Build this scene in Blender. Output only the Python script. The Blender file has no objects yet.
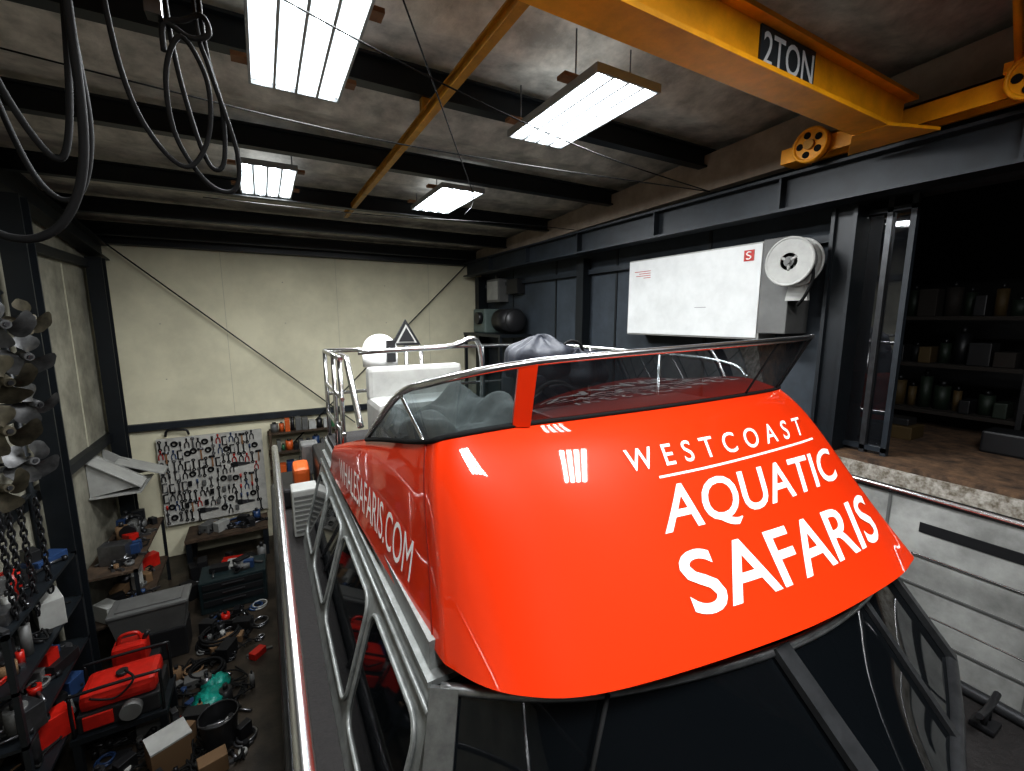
import bpy, bmesh, math, random
from mathutils import Vector, Matrix
random.seed(7)
COL=bpy.context.collection
# ---------------------------------------------------------------- materials
MATS={}
def mat(name,col,rough=.5,metal=0.0,var=0.0,scale=6.0,bump=0.0,coat=0.0,emit=None,estr=0.0,col2=None,spec=None):
    if name in MATS: return MATS[name]
    m=bpy.data.materials.new(name); m.use_nodes=True
    nt=m.node_tree; b=nt.nodes["Principled BSDF"]
    b.inputs["Base Color"].default_value=(*col,1); b.inputs["Roughness"].default_value=rough
    b.inputs["Metallic"].default_value=metal
    if coat: b.inputs["Coat Weight"].default_value=coat; b.inputs["Coat Roughness"].default_value=.03
    if emit: b.inputs["Emission Color"].default_value=(*emit,1); b.inputs["Emission Strength"].default_value=estr
    if spec is not None: b.inputs["Specular IOR Level"].default_value=spec
    if var or bump or col2:
        tc=nt.nodes.new("ShaderNodeTexCoord"); n=nt.nodes.new("ShaderNodeTexNoise")
        n.inputs["Scale"].default_value=scale; n.inputs["Detail"].default_value=8; n.inputs["Roughness"].default_value=.65
        nt.links.new(tc.outputs["Object"],n.inputs["Vector"])
        r=nt.nodes.new("ShaderNodeValToRGB"); r.color_ramp.elements[0].position=.35; r.color_ramp.elements[1].position=.65
        c2=col2 if col2 else tuple(max(0,c*(1-var)) for c in col)
        r.color_ramp.elements[0].color=(*c2,1); r.color_ramp.elements[1].color=(*col,1)
        nt.links.new(n.outputs["Fac"],r.inputs["Fac"]); nt.links.new(r.outputs["Color"],b.inputs["Base Color"])
        if bump:
            bp=nt.nodes.new("ShaderNodeBump"); bp.inputs["Strength"].default_value=bump; bp.inputs["Distance"].default_value=.02
            nt.links.new(n.outputs["Fac"],bp.inputs["Height"]); nt.links.new(bp.outputs["Normal"],b.inputs["Normal"])
    MATS[name]=m; return m
def glassmat(name,tint,alpha=.5):
    m=bpy.data.materials.new(name); m.use_nodes=True; nt=m.node_tree
    b=nt.nodes["Principled BSDF"]; out=nt.nodes["Material Output"]
    b.inputs["Base Color"].default_value=(*tint,1); b.inputs["Roughness"].default_value=.02
    b.inputs["Specular IOR Level"].default_value=1.0; b.inputs["IOR"].default_value=1.65
    t=nt.nodes.new("ShaderNodeBsdfTransparent"); t.inputs["Color"].default_value=(.5,.56,.58,1)
    mx=nt.nodes.new("ShaderNodeMixShader"); mx.inputs[0].default_value=alpha
    nt.links.new(t.outputs[0],mx.inputs[1]); nt.links.new(b.outputs[0],mx.inputs[2]); nt.links.new(mx.outputs[0],out.inputs[0])
    MATS[name]=m; return m
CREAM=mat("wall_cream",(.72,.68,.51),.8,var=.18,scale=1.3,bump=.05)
CREAM2=mat("panel_cream_dirty_shaded",(.33,.315,.25),.8,var=.5,scale=2.2,bump=.1)  # mottled dirt; base colour also lowered to paint in corner shade
SEAM=mat("wall_seam",(.42,.40,.31),.8)
CEILM=mat("ceiling_vinyl",(.70,.655,.58),.8,var=.5,scale=3.5,bump=.7)
STEELD=mat("steel_dark_paint",(.008,.011,.014),.45,var=.3,scale=5)
STEELB=mat("steel_bluegrey",(.018,.024,.031),.5,var=.45,scale=5)
WALLB=mat("wall_bluegrey",(.042,.053,.065),.7,var=.4,scale=2)
WALLF=mat("wall_dark_front",(.02,.02,.022),.8,var=.4,scale=2)
TANB=mat("beam_tan_primer",(.36,.29,.23),.6,var=.35,scale=4)
FLOORM=mat("floor_concrete_oily",(.045,.034,.024),.45,var=.8,scale=2.5,bump=.5)
WHITEW=mat("white_painted_wall",(.36,.36,.34),.6,var=.5,scale=2.5,bump=.15)
RUST=mat("ledge_rusty_plank",(.13,.075,.04),.8,col2=(.03,.018,.011),scale=9,bump=.4)
LEDGE=mat("ledge_chipped_paint",(.36,.34,.30),.7,col2=(.10,.08,.055),scale=22,bump=.3)
YEL=mat("crane_yellow",(.98,.43,.012),.40,var=.35,scale=3,bump=.05)
YELD=mat("track_yellow_dull",(.55,.27,.02),.5,var=.4,scale=6)
RED=mat("cowl_orange_red",(.64,.038,.005),.4,coat=1.0,spec=.12)
WHITE=mat("vinyl_white",(.9,.9,.88),.4)
ALU=mat("aluminium_brushed",(.42,.43,.43),.32,metal=.9,var=.35,scale=14)
ALUD=mat("aluminium_dark",(.07,.072,.075),.35,metal=.6,var=.35,scale=14)
ALUP=mat("aluminium_painted",(.26,.27,.26),.4,metal=.3,var=.4,scale=12)
SS=mat("stainless_tube",(.58,.58,.58),.26,metal=1.0)
BLK=mat("rubber_black",(.010,.010,.010),.8,spec=.2)
BLKP=mat("plastic_black",(.015,.015,.016),.4)
DGL=mat("cabin_glass_dark",(.004,.005,.006),.04,spec=.6,coat=.2)
TINT=glassmat("windscreen_tinted",(.012,.013,.015),.74)
CLR=glassmat("windscreen_side_clearer",(.018,.026,.025),.48)
DECK=mat("deck_dark_nonskid",(.016,.013,.012),.75,var=.5,scale=40,bump=.4)
GREY=mat("grey_plastic",(.12,.12,.115),.5,var=.2)
LGREY=mat("light_grey_plastic",(.34,.34,.32),.5,var=.2)
REDP=mat("red_plastic",(.45,.018,.010),.35,var=.3)
ORG=mat("orange_plastic",(.5,.10,.02),.45)
BLUE=mat("blue_plastic",(.02,.045,.11),.4)
TEAL=mat("teal_plastic_sheet",(.01,.28,.22),.3,var=.5,scale=12,bump=.6)
GREEN=mat("green_plastic",(.03,.12,.05),.4)
WOOD=mat("plywood",(.30,.15,.07),.7,var=.4,scale=8)
WOODD=mat("bench_wood_dirty",(.08,.052,.032),.75,var=.6,scale=8)
BRONZE=mat("propeller_bronze",(.10,.088,.062),.5,metal=.7,var=.6,scale=9)
PSTEEL=mat("propeller_grey",(.11,.11,.11),.48,metal=.6,var=.6,scale=9)
TOOL=mat("tool_steel",(.26,.26,.27),.32,metal=.9,var=.4)
TOOLD=mat("tool_dark",(.025,.025,.027),.4,metal=.5,var=.3)
TARP=mat("tarp_dark_blue",(.008,.011,.020),.6,var=.4,scale=8,bump=.5)
TARPG=mat("tarp_grey_draped",(.10,.105,.10),.8,var=.5,scale=6,bump=.6)
REFL=mat("fixture_reflector_glow",(.5,.52,.54),.35,emit=(.85,.93,1),estr=.9)  # pan emits by itself, standing in for tube light it would reflect
LAMPCAN=mat("fixture_housing",(.3,.31,.31),.5)
TUBE=mat("fluorescent_tube",(1,1,1),.4,emit=(.88,.95,1),estr=16)
YSAFE=mat("hazard_yellow",(.8,.6,.03),.5)
BROWN=mat("brown_cardboard",(.15,.09,.045),.8)
PEG=mat("pegboard_white",(.50,.49,.45),.7,var=.3,scale=5)
PAPER=mat("paper_white",(.38,.38,.36),.7,var=.2)
DG=mat("shaded_green",(.006,.013,.006),.6); DY=mat("shaded_ochre",(.05,.03,.006),.7); DB=mat("shaded_brown",(.012,.008,.005),.8); DK=mat("shaded_black",(.004,.004,.005),.5)  # storage colours darkened to paint in the gloom of the unlit room
# ---------------------------------------------------------------- builder
class G:
    def __init__(s,name,parent=None):
        s.name=name; s.bm=bmesh.new(); s.mats=[]; s.parent=parent
    def mi(s,m):
        if m not in s.mats: s.mats.append(m)
        return s.mats.index(m)
    def face(s,vs,m,smooth=False):
        try: f=s.bm.faces.new(vs)
        except ValueError: return None
        f.material_index=s.mi(m); f.smooth=smooth; return f
    def poly(s,pts,m,smooth=False):
        return s.face([s.bm.verts.new(Vector(p)) for p in pts],m,smooth)
    def box(s,a,b,m,rot=None,bev=0.0):
        a=Vector(a);b=Vector(b); c=(a+b)/2; d=(b-a)/2
        t=bmesh.new(); bmesh.ops.create_cube(t,size=2)
        for v in t.verts: v.co=Vector((v.co.x*d.x,v.co.y*d.y,v.co.z*d.z))
        if bev>0: bmesh.ops.bevel(t,geom=list(t.edges),offset=bev,segments=2,affect='EDGES',profile=.6)
        R=rot if rot else Matrix.Identity(3)
        s.merge(t,m,lambda co:c+R@co)
    def merge(s,t,m,fn,smooth=False):
        mp={}
        for v in t.verts: mp[v]=s.bm.verts.new(fn(v.co))
        for f in t.faces: s.face([mp[v] for v in f.verts],m,smooth)
        t.free()
    def prism(s,pts,dv,m):
        P=[Vector(p) for p in pts]; Q=[p+Vector(dv) for p in P]
        s.poly(P,m); s.poly(Q[::-1],m)
        for i in range(len(P)): s.poly([P[i],P[(i+1)%len(P)],Q[(i+1)%len(P)],Q[i]],m)
    def cyl(s,p,q,r,m,r2=None,n=16,caps=True):
        p=Vector(p);q=Vector(q); r2=r if r2 is None else r2
        d=(q-p).normalized(); x=d.orthogonal().normalized(); y=d.cross(x)
        A=[s.bm.verts.new(p+(x*math.cos(2*math.pi*i/n)+y*math.sin(2*math.pi*i/n))*r) for i in range(n)]
        B=[s.bm.verts.new(q+(x*math.cos(2*math.pi*i/n)+y*math.sin(2*math.pi*i/n))*r2) for i in range(n)]
        for i in range(n): s.face([A[i],A[(i+1)%n],B[(i+1)%n],B[i]],m,True)
        if caps: s.face(A[::-1],m); s.face(B,m)
    def tube(s,pts,r,m,n=8,sub=6,closed=False):
        P=[Vector(p) for p in pts]
        if sub>1: P=smooth_path(P,sub,closed)
        rings=[]; prev=None; N=len(P)
        for i,p in enumerate(P):
            if closed: d=(P[(i+1)%N]-P[i-1])
            else: d=P[min(i+1,N-1)]-P[max(i-1,0)]
            d.normalize()
            if prev is None: x=d.orthogonal().normalized()
            else:
                x=prev-d*prev.dot(d)
                if x.length<1e-5: x=d.orthogonal()
                x.normalize()
            prev=x; y=d.cross(x)
            rings.append([s.bm.verts.new(p+(x*math.cos(2*math.pi*k/n)+y*math.sin(2*math.pi*k/n))*r) for k in range(n)])
        for i in range(N if closed else N-1):
            a=rings[i];b=rings[(i+1)%N]
            for k in range(n): s.face([a[k],a[(k+1)%n],b[(k+1)%n],b[k]],m,True)
        if not closed: s.face(rings[0][::-1],m); s.face(rings[-1],m)
    def sph(s,c,r,m,sc=(1,1,1),n=16,noise=0):
        t=bmesh.new(); bmesh.ops.create_uvsphere(t,u_segments=n,v_segments=max(6,n//2+2),radius=r)
        c=Vector(c)
        def fn(co):
            k=1+ (random.uniform(-noise,noise) if noise else 0)
            return c+Vector((co.x*sc[0],co.y*sc[1],co.z*sc[2]))*k
        s.merge(t,m,fn,True)
    def torus(s,c,R,r,m,axis='Z',n=28,k=8):
        c=Vector(c); pts=[]
        for i in range(n):
            a=2*math.pi*i/n; u,v=R*math.cos(a),R*math.sin(a)
            pts.append(c+{'Z':Vector((u,v,0)),'Y':Vector((u,0,v)),'X':Vector((0,u,v))}[axis])
        s.tube(pts,r,m,n=k,sub=1,closed=True)
    def ring(s,c,r0,r1,th,m,n=36):
        x=c[0]
        def P(r,a,dx): return Vector((x+dx,c[1]+r*math.cos(a),c[2]+r*math.sin(a)))
        for i in range(n):
            a=2*math.pi*i/n; b=2*math.pi*(i+1)/n
            s.poly([P(r0,a,0),P(r1,a,0),P(r1,b,0),P(r0,b,0)],m); s.poly([P(r0,a,th),P(r1,a,th),P(r1,b,th),P(r0,b,th)],m)
            s.poly([P(r1,a,0),P(r1,b,0),P(r1,b,th),P(r1,a,th)],m); s.poly([P(r0,a,0),P(r0,b,0),P(r0,b,th),P(r0,a,th)],m)
    def grid(s,fn,nu,nv,m,smooth=True):
        V=[[s.bm.verts.new(fn(i/nu,j/nv)) for j in range(nv+1)] for i in range(nu+1)]
        for i in range(nu):
            for j in range(nv):
                s.face([V[i][j],V[i+1][j],V[i+1][j+1],V[i][j+1]],m,smooth)
    def ibeam(s,a,b,h,w,m,t=.02):
        a=Vector(a);b=Vector(b); d=(b-a).normalized(); side=d.cross(Vector((0,0,1))).normalized(); upv=side.cross(d)
        def bar(o0,o1,u0,u1):
            ps=[]
            for e in (a,b):
                for o,u in ((o0,u0),(o1,u0),(o1,u1),(o0,u1)): ps.append(s.bm.verts.new(e+side*o+upv*u))
            for f in ((0,1,2,3),(7,6,5,4),(0,4,5,1),(1,5,6,2),(2,6,7,3),(3,7,4,0)): s.face([ps[k] for k in f],m)
        bar(-w/2,w/2,0,t); bar(-w/2,w/2,h-t,h); bar(-t/2,t/2,t,h-t)
    def flatbar(s,P,w,t,m,nrm):
        P=[Vector(p) for p in P]; nrm=Vector(nrm).normalized(); rings=[]
        for i,p in enumerate(P):
            d=(P[min(i+1,len(P)-1)]-P[max(i-1,0)]).normalized(); sd=d.cross(nrm).normalized(); nn=sd.cross(d)
            rings.append([s.bm.verts.new(p+sd*a*w/2+nn*b*t/2) for a,b in ((-1,-1),(1,-1),(1,1),(-1,1))])
        for i in range(len(P)-1):
            for k in range(4): s.face([rings[i][k],rings[i][(k+1)%4],rings[i+1][(k+1)%4],rings[i+1][k]],m)
        s.face(rings[0][::-1],m); s.face(rings[-1],m)
    def done(s):
        bmesh.ops.recalc_face_normals(s.bm,faces=list(s.bm.faces))
        me=bpy.data.meshes.new(s.name); s.bm.to_mesh(me); s.bm.free()
        for m in s.mats: me.materials.append(m)
        o=bpy.data.objects.new(s.name,me); COL.objects.link(o)
        if s.parent: o.parent=s.parent
        return o
def empty(name):
    e=bpy.data.objects.new(name,None); COL.objects.link(e); return e
def cr(p0,p1,p2,p3,t):
    return .5*((2*p1)+(p2-p0)*t+(2*p0-5*p1+4*p2-p3)*t*t+(3*p1-p0-3*p2+p3)*t*t*t)
def smooth_path(P,sub,closed=False):
    out=[];N=len(P)
    if N<3: return P
    for i in range(N if closed else N-1):
        if closed: a,b,c,d=P[i-1],P[i],P[(i+1)%N],P[(i+2)%N]
        else: a,b,c,d=P[max(i-1,0)],P[i],P[i+1],P[min(i+2,N-1)]
        for k in range(sub): out.append(cr(a,b,c,d,k/sub))
    if not closed: out.append(P[-1])
    return out
def samp(P,s):
    s=max(0,min(len(P)-1.0001,s)); i=int(s); t=s-i
    return cr(P[max(i-1,0)],P[i],P[i+1],P[min(i+2,len(P)-1)],t)
def rx(a): return Matrix.Rotation(a,3,'X')
def rz(a): return Matrix.Rotation(a,3,'Z')
U=random.uniform
# ================================================================= ROOM
XL,XR,YB,YF=-2.4,4.75,10.0,-4.0
def cz(y): return 5.95+(10-y)*.055
g=G("floor"); g.box((XL-.2,YF-.2,-.1),(8.2,YB+.2,0),FLOORM); g.done()
g=G("wall_back")
g.box((XL-.2,YB,0),(XR+.2,YB+.15,6.3),CREAM)
for x in (-.6,1.4,3.4): g.box((x-.003,YB-.002,2.65),(x+.003,YB,5.95),SEAM)
for x in (-1.6,0.4,2.4): 
    for z in (3.4,4.4,5.2): g.cyl((x,YB-.006,z),(x,YB,z),.012,SEAM,n=8)
g.done()
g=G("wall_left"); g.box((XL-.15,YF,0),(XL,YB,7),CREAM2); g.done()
g=G("wall_front"); g.box((XL-.2,YF-.15,0),(8.2,YF,7),WALLF); g.done()
g=G("wall_right")
g.box((XR,2.15,0),(XR+.15,YB,6.6),WALLB)
for y in (3.6,5.2,6.8,8.4): g.box((XR-.012,y-.02,3.3),(XR,y+.02,5.6),STEELD)
g.box((XR,YF,5.5),(XR+.15,2.15,7),WALLB)
g.done()
g=G("ceiling")
def cfn(u,v):
    x=XL-.2+u*(XR+.4-XL); y=YB-v*(YB-YF)
    return Vector((x,y,cz(y)+.10*abs(math.sin(v*math.pi*10))))
g.grid(cfn,2,200,CEILM)
g.done()
g=G("trim_back")
g.box((XL,YB-.10,2.50),(XR,YB,2.62),STEELB)
g.box((XL,YB-.2,5.72),(XR,YB,5.95),STEELD)
g.done()
g=G("ceiling_purlins")
for y in (9.55,8.1,6.6,5.0,3.5,2.1,.6,-.9,-2.4):
    g.ibeam((XL,y,cz(y)-.16),(XR-.2,y,cz(y)-.16),.2,.11,STEELD,t=.02)
g.done()
g=G("roof_rafter_beam")
g.prism([(4.40,9.9,5.80),(4.40,-3.9,6.0),(4.40,-3.9,6.60),(4.40,9.9,6.0)],(.12,0,0),TANB)
g.done()
g=G("roof_rafter_beam"); g.ibeam((-2.25,9.9,5.45),(-2.25,-3.9,7.0),.26,.2,STEELD); g.done()
for x,y,h,w in ((-2.16,6.65,5.75,.10),(-2.24,9.5,5.45,.10)):
    g=G("steel_column")
    g.box((x-w,y-.012-w,0),(x+w,y+.012-w,h),STEELD); g.box((x-w,y-.012+w,0),(x+w,y+.012+w,h),STEELD)
    g.box((x-.015,y-w,0),(x+.015,y+w,h),STEELD); g.box((x-w-.03,y-w-.05,0),(x+w+.04,y+w+.05,.03),STEELD)
    g.done()
g=G("steel_column"); g.box((4.5,2.0,0),(4.66,2.14,5.45),STEELD); g.box((4.46,1.97,0),(4.7,2.0,5.45),STEELD); g.box((4.46,2.14,0),(4.7,2.17,5.45),STEELD); g.done()
g=G("steel_column"); g.box((4.5,9.6,0),(4.72,9.75,5.45),STEELD); g.box((4.48,9.58,0),(4.5,9.78,5.45),STEELD); g.done()
g=G("steel_column"); g.box((4.58,5.8,0),(4.72,5.92,5.45),STEELD); g.box((4.55,5.77,0),(4.58,5.95,5.45),STEELD); g.done()
g=G("wall_girts")
for z in (2.55,5.35): g.box((XL,YF,z-.06),(XL+.1,YB,z+.06),STEELD)
for y in (7.6,8.6): g.box((XL,y-.01,2.6),(XL+.012,y+.01,5.3),SEAM)
g.done()
g=G("crane_runway_girder")
g.ibeam((4.3,9.8,5.46),(4.3,-3.9,5.46),.32,.22,STEELB,t=.025)
for y in (8.5,7,5.5,4,2.5,1): g.box((4.2,y-.01,5.48),(4.40,y+.01,5.76),STEELB)
g.done()
g=G("wall_conduit"); g.box((4.66,2.2,5.20),(4.73,9.6,5.27),STEELB); g.done()
g=G("wall_brace_rod")
g.cyl((-2.2,9.86,5.75),(1.6,9.86,2.25),.012,STEELD); g.cyl((4.3,9.84,5.75),(.3,9.84,1.9),.012,STEELD)
g.done()
# ================================================================= LIGHTS
def fixture(x,y,z=6.0,L=1.2,W=.52,p=25):
    g=G("fluorescent_ceiling_light")
    x0,x1,y0,y1=x-W/2,x+W/2,y-L/2,y+L/2
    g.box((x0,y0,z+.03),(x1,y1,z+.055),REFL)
    for a,b in (((x0-.015,y0,z),(x0,y1,z+.055)),((x1,y0,z),(x1+.015,y1,z+.055)),((x0-.015,y0-.015,z),(x1+.015,y0,z+.055)),((x0-.015,y1,z),(x1+.015,y1+.015,z+.055))):
        g.box(a,b,LAMPCAN)
    for k in range(4):
        xx=x0+W*(k+.5)/4
        g.cyl((xx,y0+.02,z+.02),(xx,y1-.02,z+.02),.022,TUBE,n=10)
    for k in (1,2,3): g.box((x0+W*k/4-.008,y0,z),(x0+W*k/4+.008,y1,z+.035),LAMPCAN)
    for yy in (y0+.25,y1-.15):
        g.box((x0-.1,yy-.045,z+.055),(x1+.1,yy+.045,z+.08),WOOD)
    for xx in (x0+.02,x1-.02):
        for yy in (y0+.25,y1-.15): g.cyl((xx,yy,z+.08),(xx,yy,cz(yy)+.02),.006,TOOL,n=6)
    o=g.done()
    for k in range(4):
        l=bpy.data.lights.new("tube_glow",'AREA'); l.shape='RECTANGLE'; l.size=.075; l.size_y=L-.06; l.energy=p; l.color=(.96,.98,1)
        lo=bpy.data.objects.new("tube_glow",l); lo.location=(x0+W*(k+.5)/4,y,z-.004); COL.objects.link(lo); lo.parent=o
for x,y,L in ((.31,2.93,1.2),(2.18,2.90,1.12),(.16,5.9,1.2),(2.2,5.7,1.2),(.3,-.3,1.2),(2.2,-.3,1.2)):
    fixture(x,y,L=L)
# ================================================================= CRANE
e=empty("overhead_crane")
g=G("bridge_beam",e)
g.box((-1.8,1.56,5.77),(4.0,1.585,6.0),YEL); g.box((-1.8,1.50,5.75),(4.05,1.70,5.775),YEL); g.box((-1.8,1.50,5.99),(4.05,1.70,6.015),YEL)
g.box((-1.8,1.66,5.77),(4.0,1.685,6.0),YEL)
g.prism([(3.65,1.50,5.745),(4.05,1.36,5.745),(4.05,1.9,5.745),(3.65,1.70,5.745)],(0,0,.02),YEL)
g.done()
g=G("end_truck",e)
g.box((4.10,.3,5.84),(4.13,2.36,5.98),YEL); g.box((4.26,.3,5.84),(4.29,2.36,5.98),YEL); g.box((4.10,.3,5.965),(4.29,2.36,5.98),YEL)
g.box((4.08,2.30,5.83),(4.31,2.44,5.95),YEL)
for y in (2.18,.95,.45):
    g.cyl((4.03,y,5.91),(4.09,y,5.91),.135,YEL,n=32); g.cyl((4.0,y,5.91),(4.03,y,5.91),.04,YELD,n=20)
    g.torus((4.03,y,5.91),.125,.013,YEL,axis='X')
    for k in range(5):
        a=k*1.2566; g.cyl((4.022,y+.078*math.cos(a),5.91+.078*math.sin(a)),(4.031,y+.078*math.cos(a),5.91+.078*math.sin(a)),.026,BLK,n=12)
g.done()
g=G("brace_rod",e); g.cyl((2.9,.85,6.42),(4.12,1.05,6.0),.02,YEL); g.box((4.05,1.0,5.97),(4.2,1.1,6.03),YEL); g.done()
g=G("capacity_plate",e); g.box((2.33,1.55,5.775),(2.84,1.56,5.985),mat("plate_black",(.03,.04,.045),.5,var=.4)); g.done()
def textmesh(name,body,parent,m,fn,off=0.0,sub=3,space=1.0,maxe=.1):
    cu=bpy.data.curves.new(name,'FONT'); cu.body=body; cu.offset=off; cu.space_character=space; cu.resolution_u=4
    o=bpy.data.objects.new(name,cu); COL.objects.link(o)
    dg=bpy.context.evaluated_depsgraph_get(); dg.update()
    me=bpy.data.meshes.new_from_object(o.evaluated_get(dg)); bpy.data.objects.remove(o)
    bm=bmesh.new(); bm.from_mesh(me)
    bmesh.ops.triangulate(bm,faces=list(bm.faces))
    for _ in range(sub):
        es=[e for e in bm.edges if e.calc_length()>maxe]
        if not es: break
        bmesh.ops.subdivide_edges(bm,edges=es,cuts=1); bmesh.ops.triangulate(bm,faces=list(bm.faces))
    xs=[v.co.x for v in bm.verts]; ys=[v.co.y for v in bm.verts]
    x0,x1,y0,y1=min(xs),max(xs),min(ys),max(ys)
    for v in bm.verts: v.co=fn((v.co.x-x0)/(x1-x0),(v.co.y-y0)/(y1-y0))
    bm.to_mesh(me); bm.free(); me.materials.clear(); me.materials.append(m)
    o=bpy.data.objects.new(name,me); COL.objects.link(o); o.parent=parent; return o
textmesh("capacity_text","2TON",e,mat("stencil_white",(.6,.62,.62),.6),lambda a,b:Vector((2.35+a*.47,1.546,5.80+b*.16)),off=.01)
g=G("monorail_track"); g.ibeam((1.2,1.8,5.98),(1.2,7.2,5.98),.08,.055,YELD,t=.012)
for y in (2.1,3.5,5,6.6): g.box((1.17,y-.03,6.06),(1.23,y+.03,cz(y)-.14),YELD)
g.done()
# ================================================================= BOAT
boat=empty("tour_boat")
B=[Vector(p) for p in [(.40,3.83,3.24),(.42,2.6,3.27),(.455,1.50,3.30),(.49,1.27,3.30),(.64,1.07,3.30),(.95,.93,3.3),(1.71,.80,3.3),(2.3,.77,3.3),(2.68,.79,3.3),(2.86,.88,3.3),(2.93,1.3,3.3),(2.94,2.6,3.27),(2.94,3.83,3.24)]]
T=[Vector(p) for p in [(.42,3.57,3.51),(.48,2.6,3.79),(.53,1.72,3.99),(.60,1.57,4.04),(.86,1.53,4.06),(1.2,1.5,4.065),(1.7,1.49,4.065),(2.3,1.52,4.06),(2.7,1.56,4.055),(2.88,1.62,4.05),(2.93,1.9,3.95),(2.94,2.6,3.8),(2.94,3.57,3.51)]]
def cowl(s,t,off=0.0):
    b=samp(B,s); q=samp(T,s); d=(samp(B,s+.02)-samp(B,s-.02)); 
    n=(q-b).cross(d).normalized()
    if n.dot(Vector((b.x-1.7,b.y-2.4,0)))<0: n=-n
    tc=min(1,max(0,t)); w=.32 if s>3 else .12+.2*max(0,min(1,(s-2)))
    return b.lerp(q,t)+n*(w*tc**3.2*(1-tc)+off)
g=G("flybridge_cowl",boat)
g.grid(lambda u,v:cowl(u*12,v),144,24,RED)
g.grid(lambda u,v:samp(B,u*12).lerp(Vector((1.7,2.6,3.28)),v*.12)+Vector((0,0,-.01*v)),144,1,RED)
g.grid(lambda u,v:samp(T,u*12)+Vector((0,.03*v,.0)),144,1,RED)
g.done()
g=G("cowl_crease_line",boat); g.tube([cowl(2.15,t/20,.001) for t in range(21)],.0035,mat("crease_shade_red",(.22,.01,.003),.4),sub=1); g.done()  # added dark line paints the shading break at the corner crease
AR=[(0.0,0.0)]; _p=cowl(0,.5)
for i in range(1,1201):
    q=cowl(i/100,.5); AR.append((i/100,AR[-1][1]+(q-_p).length)); _p=q
def s2a(s): i=int(s*100); f=s*100-i; return AR[i][1]*(1-f)+AR[min(i+1,1200)][1]*f
def a2s(a):
    lo,hi=0,1200
    while hi-lo>1:
        m=(lo+hi)//2
        if AR[m][1]<a: lo=m
        else: hi=m
    f=(a-AR[lo][1])/max(1e-9,AR[hi][1]-AR[lo][1]); return (lo+f)/100
def quadmap(bl,br,tl,tr,off=.005):
    bl,br,tl,tr=[(s2a(s),t) for s,t in (bl,br,tl,tr)]
    def fn(a,b):
        A=(bl[0]*(1-a)+br[0]*a)*(1-b)+(tl[0]*(1-a)+tr[0]*a)*b
        t=(bl[1]*(1-a)+br[1]*a)*(1-b)+(tl[1]*(1-a)+tr[1]*a)*b
        return cowl(a2s(A),t,off)
    return fn
textmesh("lettering_westcoast","WESTCOAST",boat,WHITE,quadmap((5.31,.71),(7.72,.70),(5.31,.81),(7.97,.80)),off=.008,space=1.75)
textmesh("lettering_aquatic","AQUATIC",boat,WHITE,quadmap((5.44,.41),(7.75,.42),(5.53,.63),(8.25,.60)),off=.012)
textmesh("lettering_safaris","SAFARIS",boat,WHITE,quadmap((5.48,.14),(7.77,.15),(5.47,.37),(8.3,.34)),off=.012)
textmesh("lettering_website","WhaleSafaris.com".upper(),boat,WHITE,quadmap((.45,.24),(1.8,.16),(.40,.68),(1.9,.44)),off=.0)
g=G("lettering_underline",boat)
fn=quadmap((5.55,.662),(7.9,.662),(5.55,.672),(7.9,.672)); g.grid(lambda u,v:fn(u,v),40,1,WHITE); g.done()
W=[Vector(p) for p in [(.49,2.62,3.80),(.50,1.95,4.15),(.56,1.62,4.255),(.83,1.44,4.325),(1.2,1.38,4.35),(1.72,1.36,4.365),(2.33,1.36,4.38),(2.73,1.41,4.385),(2.94,1.47,4.39)]]
def tb(s): return samp(T,1+s)
def wtop(s): return samp(W,s)
def ws(s,t): return tb(s).lerp(wtop(s),t)
SP=3.12
g=G("windscreen_glass_side",boat); g.grid(lambda u,v:ws(.01+u*(SP-.04),v),30,4,CLR); g.done()
g=G("windscreen_glass_front",boat); g.grid(lambda u,v:ws(SP+u*(8-SP-.001),v),60,4,TINT); g.done()
g=G("windscreen_frame",boat)
g.tube([wtop(s*8/70) for s in range(71)],.016,SS,sub=1)
g.tube([tb(s*8/70)+Vector((0,0,.006)) for s in range(71)],.012,BLK,sub=1)
g.flatbar([ws(SP,t/8)+Vector((0,-.004,0)) for t in range(9)],.075,.02,RED,(-.3,-1,.2))
for s in (6.2,7.3): g.tube([ws(s,t/8) for t in range(9)],.006,BLK,sub=1)
g.tube([ws(1.1,t/8) for t in range(9)],.008,SS,sub=1)
g.tube([ws(7.98,t/8) for t in range(9)],.01,BLK,sub=1)
g.done()
YE=4.45
g=G("flybridge_deck",boat); g.box((.46,1.9,3.34),(2.90,YE,3.40),DECK); g.box((.44,1.4,3.2),(2.91,YE+.05,3.34),ALUP)
g.done()
g=G("helm_console",boat)
g.box((1.2,1.75,3.4),(2.5,2.1,3.95),GREY,bev=.05); g.box((1.25,1.7,3.93),(2.45,2.05,4.0),BLKP,bev=.02)
g.torus((1.5,2.15,3.95),.17,.015,BLK,axis='Y'); g.cyl((1.5,2.1,3.95),(1.5,2.16,3.95),.03,BLK)
g.done()
g=G("helm_seat_under_tarp",boat)
def lump(c,r,sc,ph):
    def fn(u,v):
        a=2*math.pi*u; b=math.pi*(v*.62); k=1+.07*math.sin(5*a+ph+3*v)+.05*math.sin(9*a-ph)+.04*math.sin(14*v+ph)
        return Vector((c[0]+r*sc[0]*k*math.sin(b)*math.cos(a),c[1]+r*sc[1]*k*math.sin(b)*math.sin(a),c[2]+r*sc[2]*k*math.cos(b)))
    g.grid(fn,48,20,TARP)
lump((1.95,3.0,4.13),.27,(1.15,.95,.8),.5); lump((2.25,2.9,4.05),.22,(1.2,1,.85),2.1); g.box((1.7,2.75,3.4),(2.2,3.25,4.08),TARP,bev=.06)
g.torus((2.15,2.85,4.2),.12,.012,BLK,axis='Y')
g.done()
g=G("bench_seat_pale",boat)
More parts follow.
